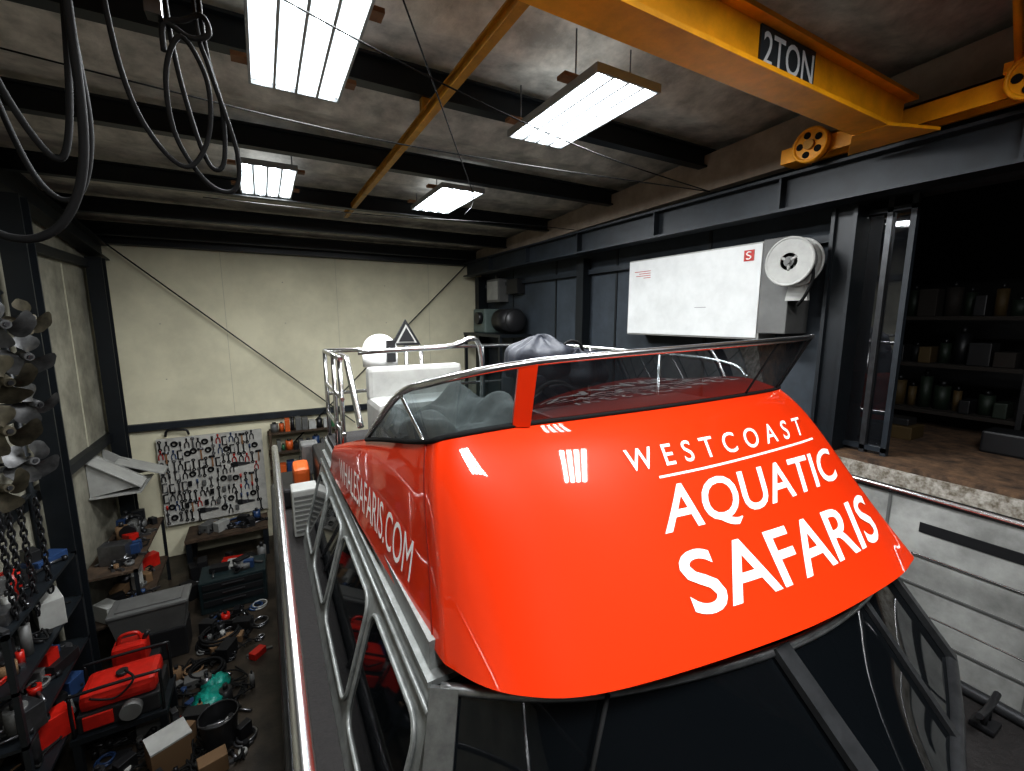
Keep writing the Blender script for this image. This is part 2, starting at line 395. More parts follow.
g.box((.75,3.5,3.4),(1.6,4.0,3.82),LGREY,bev=.05); g.box((.75,3.86,3.78),(1.62,3.98,4.08),LGREY,bev=.04)
g.done()
g=G("draped_tarp_cover",boat)
def drape(u,v):
    x=.56+u*1.05; y=2.15+v*1.25
    e_=min(u,1-u,v,1-v); k=min(1,e_/.14); k=k*k*(3-2*k)
    h=.42+.10*math.sin(7*u+3*v)+.05*math.sin(13*v-5*u)+.03*math.sin(23*u+5*v)+.015*math.sin(41*v+17*u)
    return Vector((x+.02*math.sin(20*v),y+.02*math.sin(18*u),3.41+k*h))
g.grid(drape,60,60,TARPG)
g.done()
g=G("radar_dome",boat)
g.cyl((.95,4.25,3.4),(.95,4.25,4.05),.05,ALUP); g.cyl((.95,4.25,4.05),(.95,4.25,4.2),.16,WHITE,n=32); g.sph((.95,4.25,4.2),.16,WHITE,sc=(1,1,.95),n=28); g.box((.97,4.06,4.1),(1.05,4.10,4.3),BLKP)
g.done()
g=G("hazard_triangle",boat)
def tri(c,r,y,m,th):
    g.prism([Vector((c[0]+r*math.sin(a),y,c[1]+r*math.cos(a))) for a in (0,2.094,4.189)],(0,th,0),m)
tri((1.22,4.32),.17,4.30,BLKP,.03); tri((1.22,4.32),.12,4.29,PAPER,.012); tri((1.22,4.32),.09,4.28,BLKP,.012)
g.cyl((1.22,4.32,3.4),(1.22,4.32,4.3),.02,SS)
g.done()
g=G("flybridge_rail",boat)
R=.02
g.tube([(.47,2.7,3.85),(.46,3.0,4.2),(.5,3.3,4.22),(.5,3.6,4.22)],R,SS)
for y in (3.5,3.85,4.4): g.cyl((.48,y,3.35),(.48,y,4.2),R*.9,SS)
for z,k in ((4.2,1),(3.9,.8),(3.62,.8)): g.tube([(.48,3.45,z),(.48,4.4,z)],R*k,SS,sub=1)
g.tube([(.48,4.4,4.2),(2.9,4.4,4.2)],R,SS,sub=1); g.tube([(.48,4.4,3.8),(2.9,4.4,3.8)],R*.8,SS,sub=1)
for x in (1.4,2.1,2.88): g.cyl((x,4.4,3.35),(x,4.4,4.2),R*.9,SS)
g.tube([(2.88,4.4,4.2),(2.88,2.2,4.2),(2.85,1.8,4.1)],R,SS)
for y in (2.6,3.5): g.cyl((2.88,y,3.35),(2.88,y,4.2),R*.9,SS)
g.tube([(.6,3.4,4.25),(1.2,3.2,4.28),(1.5,3.2,4.28),(1.5,3.2,3.45)],R,SS)
g.done()
# cabin
DZ=2.35
g=G("cabin_house",boat)
WT=[Vector(p) for p in [(.45,1.32,3.22),(.9,1.04,3.22),(1.69,.86,3.2),(2.3,.84,3.21),(2.76,.93,3.22)]]
WB=[Vector(p) for p in [(.26,1.08,2.55),(.85,.68,2.66),(1.69,.34,2.78),(2.3,.46,2.80),(2.84,.64,2.84)]]
def wsh(s,t): return samp(WB,s).lerp(samp(WT,s),t)
g.grid(lambda u,v:wsh(u*4,v),32,6,DGL)
def cs(y,z,sg=-1,o=0.0):
    x=.43-.23*(3.22-z)/.82-o
    return Vector((x if sg<0 else 3.36-x,y,z))
for sg in (-1,1):
    g.grid(lambda u,v:cs(1.2+.13*v+u*(3.3-.13*v),2.35+v*.87,sg),20,4,ALUP)
g.poly([cs(4.5,2.35),cs(4.5,3.22),cs(4.5,3.22,1),cs(4.5,2.35,1)],ALUP)
g.poly([WT[4],WB[4],cs(1.2,2.4,1),cs(1.33,3.22,1)],ALUD)
g.poly([WT[0],WB[0],cs(1.2,2.4),cs(1.33,3.22)],ALU)
g.box((.415,1.35,3.2),(2.95,4.55,3.225),ALUP)
g.grid(lambda u,v:Vector((samp(WB,u*4).x,samp(WB,u*4).y-(.05*(1-v)),2.3+(samp(WB,u*4).z-2.3)*v)),32,2,ALUD)
g.done()
g=G("windshield_frame",boat)
g.flatbar([wsh(2,t/6)+Vector((0,-.012,.016)) for t in range(7)],.085,.03,ALUD,(0,-.6,1))
g.flatbar([wsh(0.08,t/6)+Vector((-.01,-.01,.01)) for t in range(7)],.10,.03,ALU,(-.6,-1,.2))
g.flatbar([wsh(3.94,t/6)+Vector((.01,-.01,.01)) for t in range(7)],.05,.03,ALUD,(.3,-1,.4))
g.tube([wsh(s/8,1)+Vector((0,-.01,0)) for s in range(33)],.02,ALU,sub=1); g.tube([wsh(s/8,0) for s in range(33)],.03,ALUD,sub=1)
g.cyl(wsh(1.05,.98)+Vector((0,-.03,.03)),wsh(.75,.35)+Vector((0,-.03,.03)),.008,BLK)
g.cyl(wsh(.45,.2)+Vector((0,-.03,.03)),wsh(1.05,.5)+Vector((0,-.03,.03)),.01,BLK)
g.flatbar([wsh(3.05,t/6)+Vector((0,-.008,.01)) for t in range(7)],.03,.02,ALUD,(0,-.6,1))
g.done()
g=G("cabin_side_windows",boat)
def rrect(y0,y1,z0,z1,r,sg,o,n=5):
    P=[]
    for cy,cz_,a0 in ((y1-r,z1-r,0),(y0+r,z1-r,90),(y0+r,z0+r,180),(y1-r,z0+r,270)):
        for k in range(n+1):
            a=math.radians(a0+90*k/n); P.append(cs(cy+r*math.cos(a),cz_+r*math.sin(a),sg,o))
    return P
for sg in (-1,1):
    for y0,y1 in ((1.36,2.1),(2.18,3.0),(3.08,3.75),(3.83,4.4)):
        g.poly(rrect(y0,y1,2.5,3.06,.09,sg,.006),DGL); g.tube(rrect(y0,y1,2.5,3.06,.09,sg,.008),.012,ALUP,n=6,sub=1,closed=True)
g.tube([cs(y,3.15,-1,.012) for y in (1.3,3,4.5)],.010,ALUP,sub=1)
g.done()
g=G("hull",boat)
def hw(y):
    if y>1.0: return 1.72
    t=(1.0-y)/3.6; return 1.72*math.sqrt(max(0,1-t*t*.98))
CX=1.69
def hull(u,v,sgn):
    y=6.2-u*8.8; w=hw(y)
    prof=[(1.0,DZ),(1.0,1.5),(.92,1.0),(0,.55)]
    k=v*3; i=min(2,int(k)); t=k-i
    a=prof[i];b=prof[i+1]
    return Vector((CX+sgn*w*(a[0]*(1-t)+b[0]*t),y,a[1]*(1-t)+b[1]*t))
HULLM=mat("hull_charcoal",(.03,.033,.038),.4,var=.2)
g.grid(lambda u,v:hull(u,v,1),50,6,HULLM); g.grid(lambda u,v:hull(u,v,-1),50,6,HULLM)
g.grid(lambda u,v:Vector((CX+(2*v-1)*hw(6.2-u*8.8),6.2-u*8.8,DZ-.01)),50,4,DECK)
g.poly([(CX-1.72,6.2,DZ),(CX+1.72,6.2,DZ),(CX+1.72,6.2,1.5),(CX+1.58,6.2,1.0),(CX,6.2,.55),(CX-1.58,6.2,1.0),(CX-1.72,6.2,1.5)],HULLM)
g.tube([hull(i/50,0,-1)+Vector((0,0,.02)) for i in range(51)],.035,ALUD,sub=1); g.tube([hull(i/50,0,1)+Vector((0,0,.02)) for i in range(51)],.035,ALUD,sub=1)
g.done()
g=G("deck_rail",boat)
for sg in (-1,1):
    off=.04
    P=[Vector((CX+sg*(hw(y)-off),y,3.44)) for y in [4.0-.25*i for i in range(26)]]
    P=[Vector((P[0].x,4.25,3.3)),Vector((P[0].x,4.15,3.41))]+P
    g.tube(P,.025,SS,sub=1,n=10)
    for dz in (.36,.72): g.tube([p-Vector((0,0,dz)) for p in P[2:]],.013 if sg<0 else .005,SS,sub=1)
    for p in P[2::5]: g.cyl((p.x,p.y,DZ),p,.018 if sg<0 else .010,SS,n=10)
    g.cyl((P[0].x,4.25,DZ),P[0],.018,SS,n=10)
g.done()
g=G("louvered_vent_box",boat)
g.box((.12,4.6,DZ),(.36,4.85,DZ+.48),LGREY,bev=.02)
for i in range(8): g.box((.14,4.59,DZ+.05+i*.05),(.34,4.60,DZ+.07+i*.05),GREY)
g.done()
g=G("life_jacket_bundle",boat); g.box((.18,5.5,2.56),(.36,5.8,2.78),ORG,bev=.05,rot=rx(.15)); g.box((.05,5.4,DZ),(.4,6.1,DZ+.22),BLKP,bev=.03); g.box((.42,5.0,DZ),(.7,5.9,DZ+.6),BLKP,bev=.05); g.box((.3,5.85,DZ+.2),(.5,6.1,DZ+.6),GREY,bev=.03); g.done()
g=G("deck_cleat",boat)
g.box((3.14,.50,DZ),(3.26,.60,DZ+.03),TOOLD,bev=.01); g.cyl((3.17,.55,DZ+.03),(3.17,.55,DZ+.1),.014,TOOLD); g.cyl((3.23,.55,DZ+.03),(3.23,.55,DZ+.1),.014,TOOLD); g.tube([(3.06,.55,DZ+.13),(3.14,.55,DZ+.11),(3.26,.55,DZ+.11),(3.34,.55,DZ+.13)],.016,BLKP)
g.done()
g=G("boat_cradle",boat)
for y in (-.5,2,4.8):
    g.box((.6,y-.1,0),(2.8,y+.1,.2),WOOD); g.box((1.5,y-.1,.2),(1.9,y+.1,.62),WOOD)
    for x in (.75,2.63): g.cyl((x,y,.2),(x,y,.95),.06,STEELD)
g.done()
# ================================================================= RIGHT SIDE
g=G("mezzanine_ledge")
g.box((4.5,YF+.02,0),(4.56,1.96,3.08),WHITEW); g.box((4.48,YF+.02,3.06),(4.56,1.96,3.26),LEDGE); g.box((4.492,-.5,2.80),(4.5,1.3,2.88),BLKP)
for z in (2.6,2.35,1.95,1.5): g.box((4.49,YF+.02,z-.008),(4.5,1.96,z+.008),GREY)
for y in (1.5,.6,-.3): g.box((4.492,y,1.2),(4.5,y+.02,3.06),GREY)
g.box((4.48,YF+.02,3.26),(7.88,1.96,3.30),RUST)
g.box((4.92,1.96,3.16),(7.88,4.88,3.30),RUST)
g.done()
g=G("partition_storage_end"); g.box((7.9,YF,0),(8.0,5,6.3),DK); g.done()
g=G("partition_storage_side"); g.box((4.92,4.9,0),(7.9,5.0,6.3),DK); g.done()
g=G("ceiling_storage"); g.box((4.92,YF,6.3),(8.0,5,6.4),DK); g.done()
g=G("refrigeration_unit")
g.box((4.42,2.72,4.28),(4.73,4.60,5.26),LGREY,bev=.01); g.box((4.405,2.74,4.30),(4.42,4.58,5.24),mat("unit_white",(.60,.61,.60),.35,var=.15,scale=3))
g.box((4.398,2.82,5.08),(4.405,2.93,5.19),REDP,bev=.003)
g.tube([(4.396,2.85,5.165),(4.396,2.88,5.17),(4.396,2.90,5.15),(4.396,2.875,5.135),(4.396,2.85,5.12),(4.396,2.87,5.10),(4.396,2.90,5.105)],.006,WHITE,n=6)
for i,w in enumerate((.28,.2,.25,.12)): g.box((4.402,4.2,5.10-i*.028),(4.405,4.2+w,5.107-i*.028),REDP)
g.box((4.402,3.35,4.62),(4.405,3.5,4.625),GREY)
g.box((4.35,2.42,4.35),(4.73,2.70,5.26),GREY,bev=.01)
g.done()
g=G("hose_reel")
for x in (4.13,4.28):
    g.ring((x,2.32,5.0),.075,.205,.012,LGREY); g.torus((x+.006,2.32,5.0),.205,.013,PAPER,axis='X',n=36)
    g.cyl((x-.004,2.32,5),(x+.016,2.32,5),.045,GREY,n=20)
    for k in range(3):
        a=k*2.094+.5; g.cyl((x+.006,2.32,5),(x+.006,2.32+.08*math.cos(a),5+.08*math.sin(a)),.014,LGREY,n=8)
for j,rr in enumerate((.10,.13,.16)):
    for i in range(4): g.torus((4.165+i*.03,2.32,5.0),rr,.015,BLK if j<2 else GREY,axis='X')
g.cyl((4.10,2.32,5),(4.36,2.32,5),.025,GREY)
g.prism([(4.3,2.22,4.66),(4.3,2.42,4.66),(4.3,2.36,5.03),(4.3,2.28,5.03)],(.04,0,0),LGREY)
g.tube([(4.2,2.16,5.0),(4.2,2.14,4.85),(4.22,2.2,4.7),(4.3,2.3,4.62)],.014,BLK)
g.done()
g=G("storage_door_frame")
for y in (2.0,1.82,1.66): g.box((4.66,y-.02,3.3),(4.72,y+.02,5.5),STEELB if y!=1.82 else ALUD)
for z in (3.35,5.4): g.box((4.66,1.64,z-.02),(4.72,2.0,z+.02),STEELB)
g.box((4.7,1.66,3.3),(4.705,2.0,5.5),TINT)
g.done()
g=G("storage_shelf_unit")
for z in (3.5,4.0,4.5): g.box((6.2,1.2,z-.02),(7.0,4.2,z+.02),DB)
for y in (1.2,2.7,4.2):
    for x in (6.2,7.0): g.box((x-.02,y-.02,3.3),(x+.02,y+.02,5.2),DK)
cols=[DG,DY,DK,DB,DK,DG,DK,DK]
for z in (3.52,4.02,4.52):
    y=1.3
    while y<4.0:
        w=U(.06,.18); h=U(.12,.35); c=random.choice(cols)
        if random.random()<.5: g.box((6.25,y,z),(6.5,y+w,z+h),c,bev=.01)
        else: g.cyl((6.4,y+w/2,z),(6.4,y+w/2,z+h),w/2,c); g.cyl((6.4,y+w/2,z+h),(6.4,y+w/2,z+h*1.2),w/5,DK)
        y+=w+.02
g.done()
g=G("wooden_crate"); g.box((5.5,1.75,3.3),(5.8,2.1,3.43),DY,bev=.01); g.box((5.55,1.8,3.43),(5.75,2.05,3.50),BLKP,bev=.01); g.done()
g=G("battery_case"); g.box((5.6,.9,3.3),(5.9,1.3,3.5),DK,bev=.02); g.box((5.65,1.0,3.5),(5.85,1.05,3.56),GREY); g.done()
g=G("electrical_panel")
g.box((4.5,8.6,4.85),(4.74,9.2,5.35),GREY,bev=.01); g.box((4.49,8.65,4.9),(4.5,9.15,5.3),LGREY); g.box((4.55,7.9,5.0),(4.74,8.35,5.3),BLKP,bev=.01)
g.cyl((4.6,8.9,5.35),(4.6,8.9,5.45),.03,GREY); g.done()
g=G("air_compressor_tank")
g.cyl((4.4,7.7,4.45),(4.4,8.3,4.45),.24,BLKP,n=28); g.sph((4.4,7.7,4.45),.24,BLKP,sc=(1,.4,1)); g.sph((4.4,8.3,4.45),.24,BLKP,sc=(1,.4,1))
g.box((4.0,7.6,4.12),(4.72,9.4,4.18),STEELD); g.box((4.2,8.7,4.18),(4.7,9.3,4.7),mat("motor_grey_green",(.1,.13,.12),.5),bev=.04); g.cyl((4.2,8.9,4.5),(4.1,8.9,4.5),.13,BLKP)
g.box((4.0,7.62,0),(4.06,7.68,4.12),STEELD); g.box((4.0,9.3,0),(4.06,9.36,4.12),STEELD)
g.done()
# ================================================================= HANGING CABLES
g=G("hanging_hose")
def hang(pts,y,r,m=BLK,dy=0.0):
    P=[(a,y+dy*i,b) for i,(a,b) in enumerate(pts)]
    g.tube(P,r,m,n=10,sub=8)
hang([(-.78,6.2),(-.75,5.52),(-.70,5.26),(-.6,5.06),(-.55,5.16),(-.52,5.56),(-.5,6.2)],2.2,.011,dy=.01)
hang([(-.5,6.2),(-.49,5.56),(-.50,5.1),(-.57,4.86),(-.69,4.77),(-.82,4.85),(-.95,5.2),(-1.0,6.2)],2.15,.014,dy=.012)
hang([(-.54,6.2),(-.52,5.56),(-.51,5.2),(-.56,4.98),(-.64,4.95),(-.72,5.1),(-.8,5.5),(-.85,6.2)],2.3,.010,dy=.012)
g.done()
g=G("hanging_cable_coil")
hang([(-.42,6.2),(-.40,5.6),(-.36,5.3),(-.28,5.13),(-.20,5.09),(-.13,5.22),(-.12,5.42),(-.19,5.56),(-.25,5.42),(-.24,5.2),(-.15,5.04),(-.06,5.03),(-.04,5.18),(-.11,5.48),(-.14,5.65),(-.15,6.2)],2.2,.009,dy=.005)
hang([(-.24,6.2),(-.23,5.62),(-.19,5.3),(-.14,5.12),(-.09,5.14),(-.08,5.35),(-.12,5.6),(-.13,6.2)],2.28,.009)
hang([(-.26,6.2),(-.27,5.66),(-.2,5.62),(-.12,5.66),(-.10,5.6),(-.16,5.57),(-.24,5.6),(-.25,5.5)],2.25,.010)
g.box((-.29,2.2,5.6),(-.24,2.26,5.68),TOOLD)
g.done()
g=G("overhead_wire")
for P in ([(-.3,2.4,6.02),(.9,2.6,5.85),(2.4,2.9,5.78),(4.15,3.2,5.80)],[(-1.5,3.6,5.95),(.5,3.5,5.8),(2.0,3.4,5.78),(4.15,3.2,5.8)],[(.5,2.0,6.05),(1.3,3.2,5.8),(2.1,4.6,5.78),(2.6,6,5.95)],[(-.5,6.5,5.9),(1.2,6.0,5.8),(3.0,5.6,5.8),(4.15,5.5,5.8)]):
    g.tube(P,.005,BLK,n=6)
g.done()
# ================================================================= LEFT SIDE CLUTTER
def propeller(c,r,ax,rot0=0,m=BRONZE,nb=3,parent=None):
    g=G("boat_propeller",parent); c=Vector(c); ax=Vector(ax).normalized(); x=ax.orthogonal().normalized(); y=ax.cross(x)
    g.cyl(c-ax*r*.35,c+ax*r*.35,r*.24,m,r2=r*.17,n=18); g.cyl(c+ax*r*.35,c+ax*r*.42,r*.09,TOOLD,n=12)
    for k in range(nb):
        a0=rot0+2*math.pi*k/nb
        def fn(u,v):
            rr=r*(.18+.82*u); w=(.45+1.0*math.sin(math.pi*min(1,u*.75+.12))**.8)*.78
            if u>.8: w*=math.sqrt(max(0.03,1-((u-.8)/.2)**2))
            a=a0+(v-.5)*w*1.5+.3*u; tw=(v-.5)*w*r*.6
            return c+(x*math.cos(a)+y*math.sin(a))*rr+ax*tw
        g.grid(fn,12,6,m)
    return g.done()
rack=empty("parts_rack")
g=G("rack_pipes",rack)
for y in (5.25,6.2): g.cyl((-2.22,y,0),(-2.22,y,4.9),.03,STEELD)
for z in (4.75,4.3,3.9,3.5,3.1,2.7): g.cyl((-2.22,4.9,z),(-2.22,6.3,z),.02,STEELD)
PR=(((-1.98,6.05,4.5),.19),((-1.95,5.8,4.15),.21),((-1.98,5.42,3.97),.23),((-1.95,5.8,3.70),.20),((-1.98,5.3,3.55),.23),((-1.95,5.55,3.2),.20),((-1.98,5.1,3.1),.20),((-1.98,5.55,4.45),.22))
for p,r in PR: g.cyl((-2.22,p[1],p[2]),p,.014,STEELD)
g.done()
k=0
for p,r in PR:
    k+=1; propeller(p,r,(1,-1.1+.3*math.sin(k*2.1),.3*math.cos(k)),k*.8,nb=3 if k%3 else 4,parent=rack,m=BRONZE if k%2 else PSTEEL)
g=G("hanging_chains",rack)
def chain(x,y,z0,z1,m=TOOLD,R=.034):
    z=z0;i=0
    while z>z1:
        tl=rz(.8 if i%2 else -.77)
        pts=[]
        for q in range(12):
            a=2*math.pi*q/12; pts.append(Vector((x,y,z))+tl@Vector((R*.62*math.cos(a),0,R*math.sin(a)*1.25)))
        g.tube(pts,.009,m,n=5,sub=1,closed=True); z-=R*1.75; i+=1
for x,y,z0,z1 in ((-1.98,5.1,3.0,1.9),(-2.0,5.35,2.9,1.8),(-1.98,5.6,2.8,1.9),(-1.98,4.95,3.1,2.0)): chain(x,y,z0,z1)
g.done()
def junk(g,x0,x1,y0,y1,z,n,cols,smin=.05,smax=.16,hmax=.2):
    for _ in range(n):
        x=U(x0,x1); y=U(y0,y1); s=U(smin,smax); h=U(.04,hmax); c=random.choice(cols); k=random.random(); a=U(0,3.1)
        if k<.22: g.box((x-s,y-s*.6,z),(x+s,y+s*.6,z+h),c,rot=rz(a),bev=.008)
        elif k<.38:
            g.cyl((x,y,z),(x,y,z+h),s*.5,c); g.cyl((x,y,z+h),(x,y,z+h*1.25),s*.2,BLKP,n=10)
        elif k<.54: g.torus((x,y,z+.015),s*.9,.013,c); g.torus((x+.02,y,z+.04),s*.8,.013,c)
        elif k<.70: g.cyl((x-s*math.cos(a),y-s*math.sin(a),z+.02),(x+s*math.cos(a),y+s*math.sin(a),z+.02),.015,TOOL,n=8); g.cyl((x+s*math.cos(a),y+s*math.sin(a),z+.02),(x+1.3*s*math.cos(a),y+1.3*s*math.sin(a),z+.02),.03,TOOLD,n=10)
        elif k<.86: g.box((x-s*1.3,y-.02,z),(x+s*1.3,y+.02,z+.03),TOOL,rot=rz(a)); g.cyl((x,y,z),(x,y,z+.08),.03,c,n=10)
        else:
            g.tube([(x+U(-s,s)*1.2,y+U(-s,s)*1.2,z+.015+U(0,.06)) for _ in range(7)],.01,BLK,n=6,sub=5)
CC=[GREY,GREY,BLKP,TOOL,TOOLD,BLKP,REDP,BLUE,BROWN,TOOLD,LGREY,TOOLD,BLKP]
def shelfunit(name,x0,x1,y0,y1,zs,m,n=10,cols=CC,post=STEELD,parent=None,hmax=.2):
    g=G(name,parent)
    for z in zs: g.box((x0,y0,z-.03),(x1,y1,z),m)
    for x in (x0+.02,x1-.02):
        for y in (y0+.02,y1-.02): g.box((x-.02,y-.02,0),(x+.02,y+.02,zs[-1]),post)
    for z in zs: junk(g,x0+.14,x1-.1,y0+.12,y1-.12,z,n,cols,hmax=hmax)
    g.done()
shelfunit("parts_shelf",-2.36,-1.95,4.7,6.2,(.5,1.0,1.5,2.0),STEELD,n=22,parent=rack,hmax=.3,cols=CC+[REDP,TOOL,BRONZE])
wb=empty("workbench")
shelfunit("bench_frame",-2.30,-1.72,7.25,9.1,(.45,1.15),WOODD,n=44,hmax=.28,parent=wb)
g=G("bench_vise_and_grinder",wb)
g.box((-1.95,7.6,1.15),(-1.8,7.8,1.22),TOOLD,bev=.01); g.box((-2.0,7.62,1.22),(-1.75,7.68,1.36),BLUE,bev=.01); g.box((-2.0,7.73,1.22),(-1.75,7.79,1.36),BLUE,bev=.01); g.cyl((-1.88,7.4,1.27),(-1.88,7.75,1.27),.02,TOOL); g.cyl((-1.96,7.42,1.27),(-1.80,7.42,1.27),.009,TOOL)
g.cyl((-2.0,8.3,1.32),(-2.0,8.6,1.32),.07,GREY); g.cyl((-2.0,8.22,1.32),(-2.0,8.27,1.32),.1,TOOLD,n=24); g.cyl((-2.0,8.63,1.32),(-2.0,8.68,1.32),.1,TOOLD,n=24); g.box((-2.08,8.35,1.15),(-1.92,8.55,1.27),GREY)
g.done()
g=G("plywood_offcuts")
for i in range(5): g.box((-2.36,6.9+i*.03,1.6+i*.05),(-2.30+.02*i,7.2,1.65+i*.05+.02),WOODD,rot=rx(.3))
g.done()
g=G("wall_shelf_white")
for y in (8.35,8.75,9.12):
    g.prism([(-2.39,y,2.45),(-1.80,y,1.98),(-2.39,y,1.9)],(0,.02,0),LGREY)
g.prism([(-2.39,8.3,2.46),(-1.79,8.3,1.98),(-1.79,8.3,1.96),(-2.39,8.3,2.44)],(0,.4,0),PAPER)
g.prism([(-2.2,8.85,2.25),(-1.6,8.85,1.98),(-1.6,8.85,1.96),(-2.2,8.85,2.23)],(0,.4,0),PAPER)
g.box((-2.39,8.3,1.88),(-1.8,9.2,1.90),LGREY)
junk(g,-2.25,-1.9,8.4,9.1,1.9,6,CC,hmax=.1)
g.done()
g=G("tool_pegboard")
g.box((-1.85,9.90,.65),(-.18,9.93,2.32),PEG)
def tool(x,z,k,m):
    y=9.885
    if k==0:
        L=U(.10,.2); g.box((x-.011,y-.008,z-L),(x+.011,y,z),m); g.torus((x,y,z+.012),.022,.009,m,axis='Y',n=12,k=6); g.torus((x,y,z-L-.012),.022,.009,m,axis='Y',n=12,k=6)
    elif k==1:
        g.box((x-.012,y-.012,z-.2),(x+.012,y+.005,z),WOOD); g.cyl((x-.05,y,z),(x+.045,y,z),.022,m,n=10)
    elif k==2:
        c=random.choice((REDP,BLKP,BLKP,BLKP,BLUE)); g.cyl((x,y,z),(x,y,z-.08),.017,c,n=10); g.cyl((x,y,z-.08),(x,y,z-.18),.006,TOOLD,n=6)
    elif k==3:
        c=random.choice((REDP,BLKP,BLKP,BLUE,TOOLD)); g.tube([(x-.03,y,z-.15),(x-.028,y,z-.07),(x,y,z-.03),(x+.008,y,z+.03)],.009,c,n=6); g.tube([(x+.03,y,z-.15),(x+.028,y,z-.07),(x,y,z-.03),(x-.008,y,z+.03)],.009,c,n=6); g.cyl((x,y-.01,z-.03),(x,y+.01,z-.03),.014,m,n=10)
    elif k==4:
        g.prism([(x-.02,y,z-.05),(x+.2,y,z-.03),(x+.2,y,z),(x-.02,y,z+.04)],(0,.004,0),TOOL); g.box((x-.1,y-.012,z-.05),(x-.01,y+.012,z+.05),BLKP,bev=.01)
    elif k==5: g.torus((x,y,z-.05),.045,.011,BLK,axis='Y'); g.torus((x,y-.015,z-.05),.035,.011,BLK,axis='Y')
    elif k==6:
        g.tube([(x+.04,y,z-.16),(x-.03,y,z-.16),(x-.03,y,z),(x+.04,y,z)],.012,m,n=6,sub=1); g.cyl((x+.04,y,z-.2),(x+.04,y,z-.06),.007,TOOL,n=6)
    else: g.box((x-.03,y-.03,z-.1),(x+.03,y,z),random.choice((BLKP,GREY,TOOLD,TOOLD)),bev=.006)
for row in range(8):
    z=2.27-row*.2; x=-1.80
    while x<-.26:
        k=random.choice((0,0,0,2,2,3,3,1,5,6,7)) if random.random()>.04 else 4
        tool(x,z+U(-.03,.02),k,random.choice((TOOLD,TOOLD,TOOL))); x+=.3 if k==4 else U(.075,.12)
g.tube([(-1.7,9.88,2.36),(-1.65,9.88,2.48),(-1.4,9.88,2.46),(-1.35,9.88,2.36)],.02,TOOLD); g.done()
g=G("tool_workbench")
g.box((-1.5,9.2,.52),(-.2,9.86,.58),WOODD)
for x in (-1.45,-.25):
    for y in (9.25,9.8): g.box((x-.04,y-.04,0),(x+.04,y+.04,.52),STEELD)
junk(g,-1.35,-.35,9.35,9.7,.58,26,CC)
g.done()
g=G("supply_shelf")
for z in (1.0,1.45,1.88,2.27): g.box((-.08,9.55,z-.03),(1.3,9.88,z),WOODD)
for x in (-.05,1.25): g.box((x,9.5,0),(x+.04,9.88,2.3),WOODD)
for z in (1.0,1.45,1.88,2.27):
    x=-.02
    while x<1.15:
        w=U(.05,.14); c=random.choice((PAPER,GREY,ORG,BLUE,GREY,GREEN,GREY,BLKP,BLKP,TOOLD)); h=U(.1,.26)
        if random.random()<.5: g.cyl((x+w/2,9.7,z),(x+w/2,9.7,z+h),w/2,c,n=14); g.cyl((x+w/2,9.7,z+h),(x+w/2,9.7,z+h+.03),w/4,BLKP,n=10)
        else: g.box((x,9.6,z),(x+w,9.8,z+h),c,bev=.006)
        x+=w+.015
g.done()
g=G("storage_tote")
g.prism([(-1.92,6.85,.42),(-1.22,6.85,.42),(-1.17,6.8,.76),(-1.97,6.8,.76)],(0,.36,0),GREY)
g.box((-1.98,6.78,.76),(-1.14,7.2,.81),GREY,bev=.015); g.box((-1.9,6.84,.81),(-1.22,7.14,.83),GREY,bev=.008)
g.box((-1.95,6.82,0),(-1.2,7.18,.42),BLKP,bev=.02)
g.done()
g=G("portable_generator")
gx,gy=-1.56,5.6
g.box((gx-.33,gy-.22,.42),(gx+.33,gy+.22,.62),BLKP,bev=.02)
g.box((gx-.31,gy-.2,.62),(gx+.31,gy+.2,.80),REDP,bev=.06); g.cyl((gx,gy,.80),(gx,gy,.84),.05,BLKP)
for sy in (-.23,.23): g.tube([(gx-.35,gy+sy,.42),(gx-.35,gy+sy,.82),(gx-.3,gy+sy,.87),(gx+.3,gy+sy,.87),(gx+.35,gy+sy,.82),(gx+.35,gy+sy,.42)],.015,TOOLD,sub=3)
g.cyl((gx+.1,gy-.3,.55),(gx+.1,gy-.22,.55),.09,GREY,n=20); g.box((gx-.28,gy-.24,.46),(gx-.05,gy-.215,.6),REDP,bev=.005)
g.tube([(gx-.2,gy-.25,.8),(gx,gy-.28,.75),(gx+.15,gy-.26,.88),(gx+.05,gy-.1,.9)],.01,BLK)
g.box((gx-.38,gy-.27,.36),(gx+.38,gy+.27,.42),STEELD)
for sx in (-.34,.34):
    for sy in (-.23,.23): g.box((gx+sx-.03,gy+sy-.03,0),(gx+sx+.03,gy+sy+.03,.36),STEELD)
g.done()
g=G("red_fuel_can")
g.box((-1.80,6.15,.45),(-1.48,6.40,.74),REDP,bev=.05); g.tube([(-1.75,6.27,.73),(-1.71,6.27,.83),(-1.57,6.27,.83),(-1.53,6.27,.73)],.02,REDP); g.cyl((-1.52,6.27,.72),(-1.46,6.27,.82),.025,BLKP)
g.box((-1.88,6.1,0),(-1.4,6.45,.45),BLKP,bev=.02)
g.done()
g=G("tool_chest")
g.box((-1.15,7.65,0),(-.25,8.2,.52),mat("chest_dark_green",(.012,.022,.024),.4),bev=.02)
for z in (.12,.26,.39): g.box((-1.1,7.635,z),(-.3,7.65,z+.09),BLKP,bev=.005); g.box((-.85,7.62,z+.04),(-.55,7.635,z+.055),TOOL)
g.cyl((-.55,7.9,.52),(-.55,7.9,.62),.14,GREY,n=24); junk(g,-1.05,-.35,7.75,8.1,.52,12,CC,hmax=.15)
g.done()
g=G("coiled_hose")
for i in range(5): g.torus((-.85+U(-.02,.02),6.9+U(-.02,.02),.02+i*.03),.26-.01*i,.018,BLK,n=32)
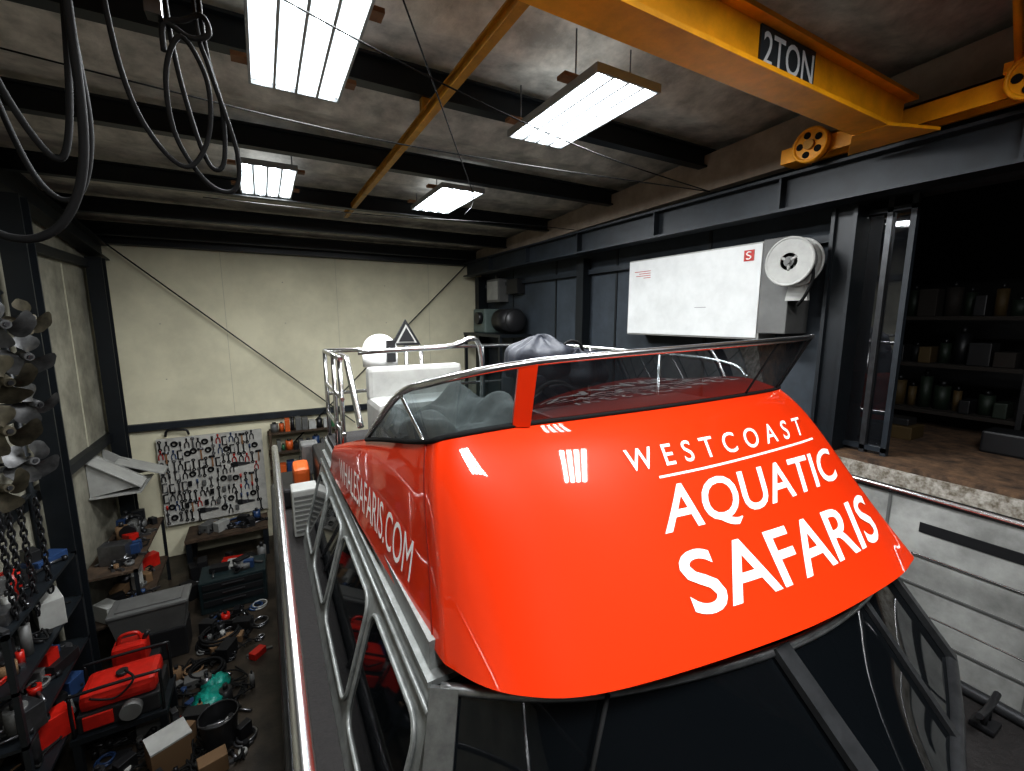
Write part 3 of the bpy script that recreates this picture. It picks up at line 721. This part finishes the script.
for i in range(4): g.torus((-.95+U(-.02,.02),6.25+U(-.02,.02),.02+i*.03),.2-.01*i,.016,BLK,n=32)
g.tube([(-.65,7,.02),(-.5,7.2,.03),(-.55,7.45,.02),(-.4,7.5,.02)],.016,BLK)
g.done()
g=G("teal_plastic_bag"); g.sph((-.85,5.62,.12),.2,TEAL,sc=(.85,1.15,.6),n=22,noise=.2); g.sph((-.82,5.88,.10),.15,TEAL,sc=(.9,1,.7),n=18,noise=.25); g.done()
g=G("black_bucket")
g.cyl((-.72,5.1,0),(-.72,5.1,.34),.15,BLKP,r2=.18,n=28,caps=False); g.cyl((-.72,5.1,.0),(-.72,5.1,.02),.15,BLKP,n=28); g.torus((-.72,5.1,.34),.18,.010,BLKP); g.cyl((-.72,5.1,.1),(-.72,5.1,.14),.15,TOOLD,n=24)
g.tube([(-.9,5.1,.33),(-.86,4.95,.38),(-.72,4.9,.40),(-.58,4.95,.38),(-.54,5.1,.33)],.006,TOOL,n=6)
g.done()
g=G("cardboard_box"); g.box((-1.32,4.95,.3),(-.98,5.22,.32),PAPER,rot=rz(.4)); g.box((-1.32,4.95,0),(-1.0,5.22,.3),BROWN,rot=rz(.4)); g.done()
g=G("floor_parts_clutter")
junk(g,-1.9,-.35,4.7,6.6,.0,110,CC,smax=.13,hmax=.25); junk(g,-1.15,-.35,6.6,7.5,.0,40,CC,smax=.12); junk(g,-1.6,-.3,8.3,9.1,.0,44,CC,smax=.18,hmax=.35)
for _ in range(14):
    x=U(-1.7,-.55); y=U(4.9,7.3); g.tube([(x+U(-.25,.25),y+U(-.3,.3),.02+U(0,.05)) for _ in range(8)],.009,BLK,n=6)
g.done()
# ================================================================= camera
f=440.0; yaw=math.radians(29.3); p=math.radians(8.7); H=4.5
fw=Vector((math.sin(yaw)*math.cos(p),math.cos(yaw)*math.cos(p),-math.sin(p)))
rt=Vector((math.cos(yaw),-math.sin(yaw),0)); up=rt.cross(fw)
cam=bpy.data.cameras.new("camera"); co=bpy.data.objects.new("camera",cam); COL.objects.link(co)
cam.sensor_width=36; cam.lens=36*f/1024; cam.clip_start=.02
Mx=Matrix((rt,up,-fw)).transposed().to_4x4(); Mx.translation=Vector((0,0,H)); co.matrix_world=Mx
bpy.context.scene.camera=co
w=bpy.data.worlds.new("world"); bpy.context.scene.world=w; w.use_nodes=True
w.node_tree.nodes["Background"].inputs[0].default_value=(.5,.6,.7,1); w.node_tree.nodes["Background"].inputs[1].default_value=.05
vs=bpy.context.scene.view_settings
vs.view_transform='Standard'
try: vs.look='Medium High Contrast'
except Exception: pass
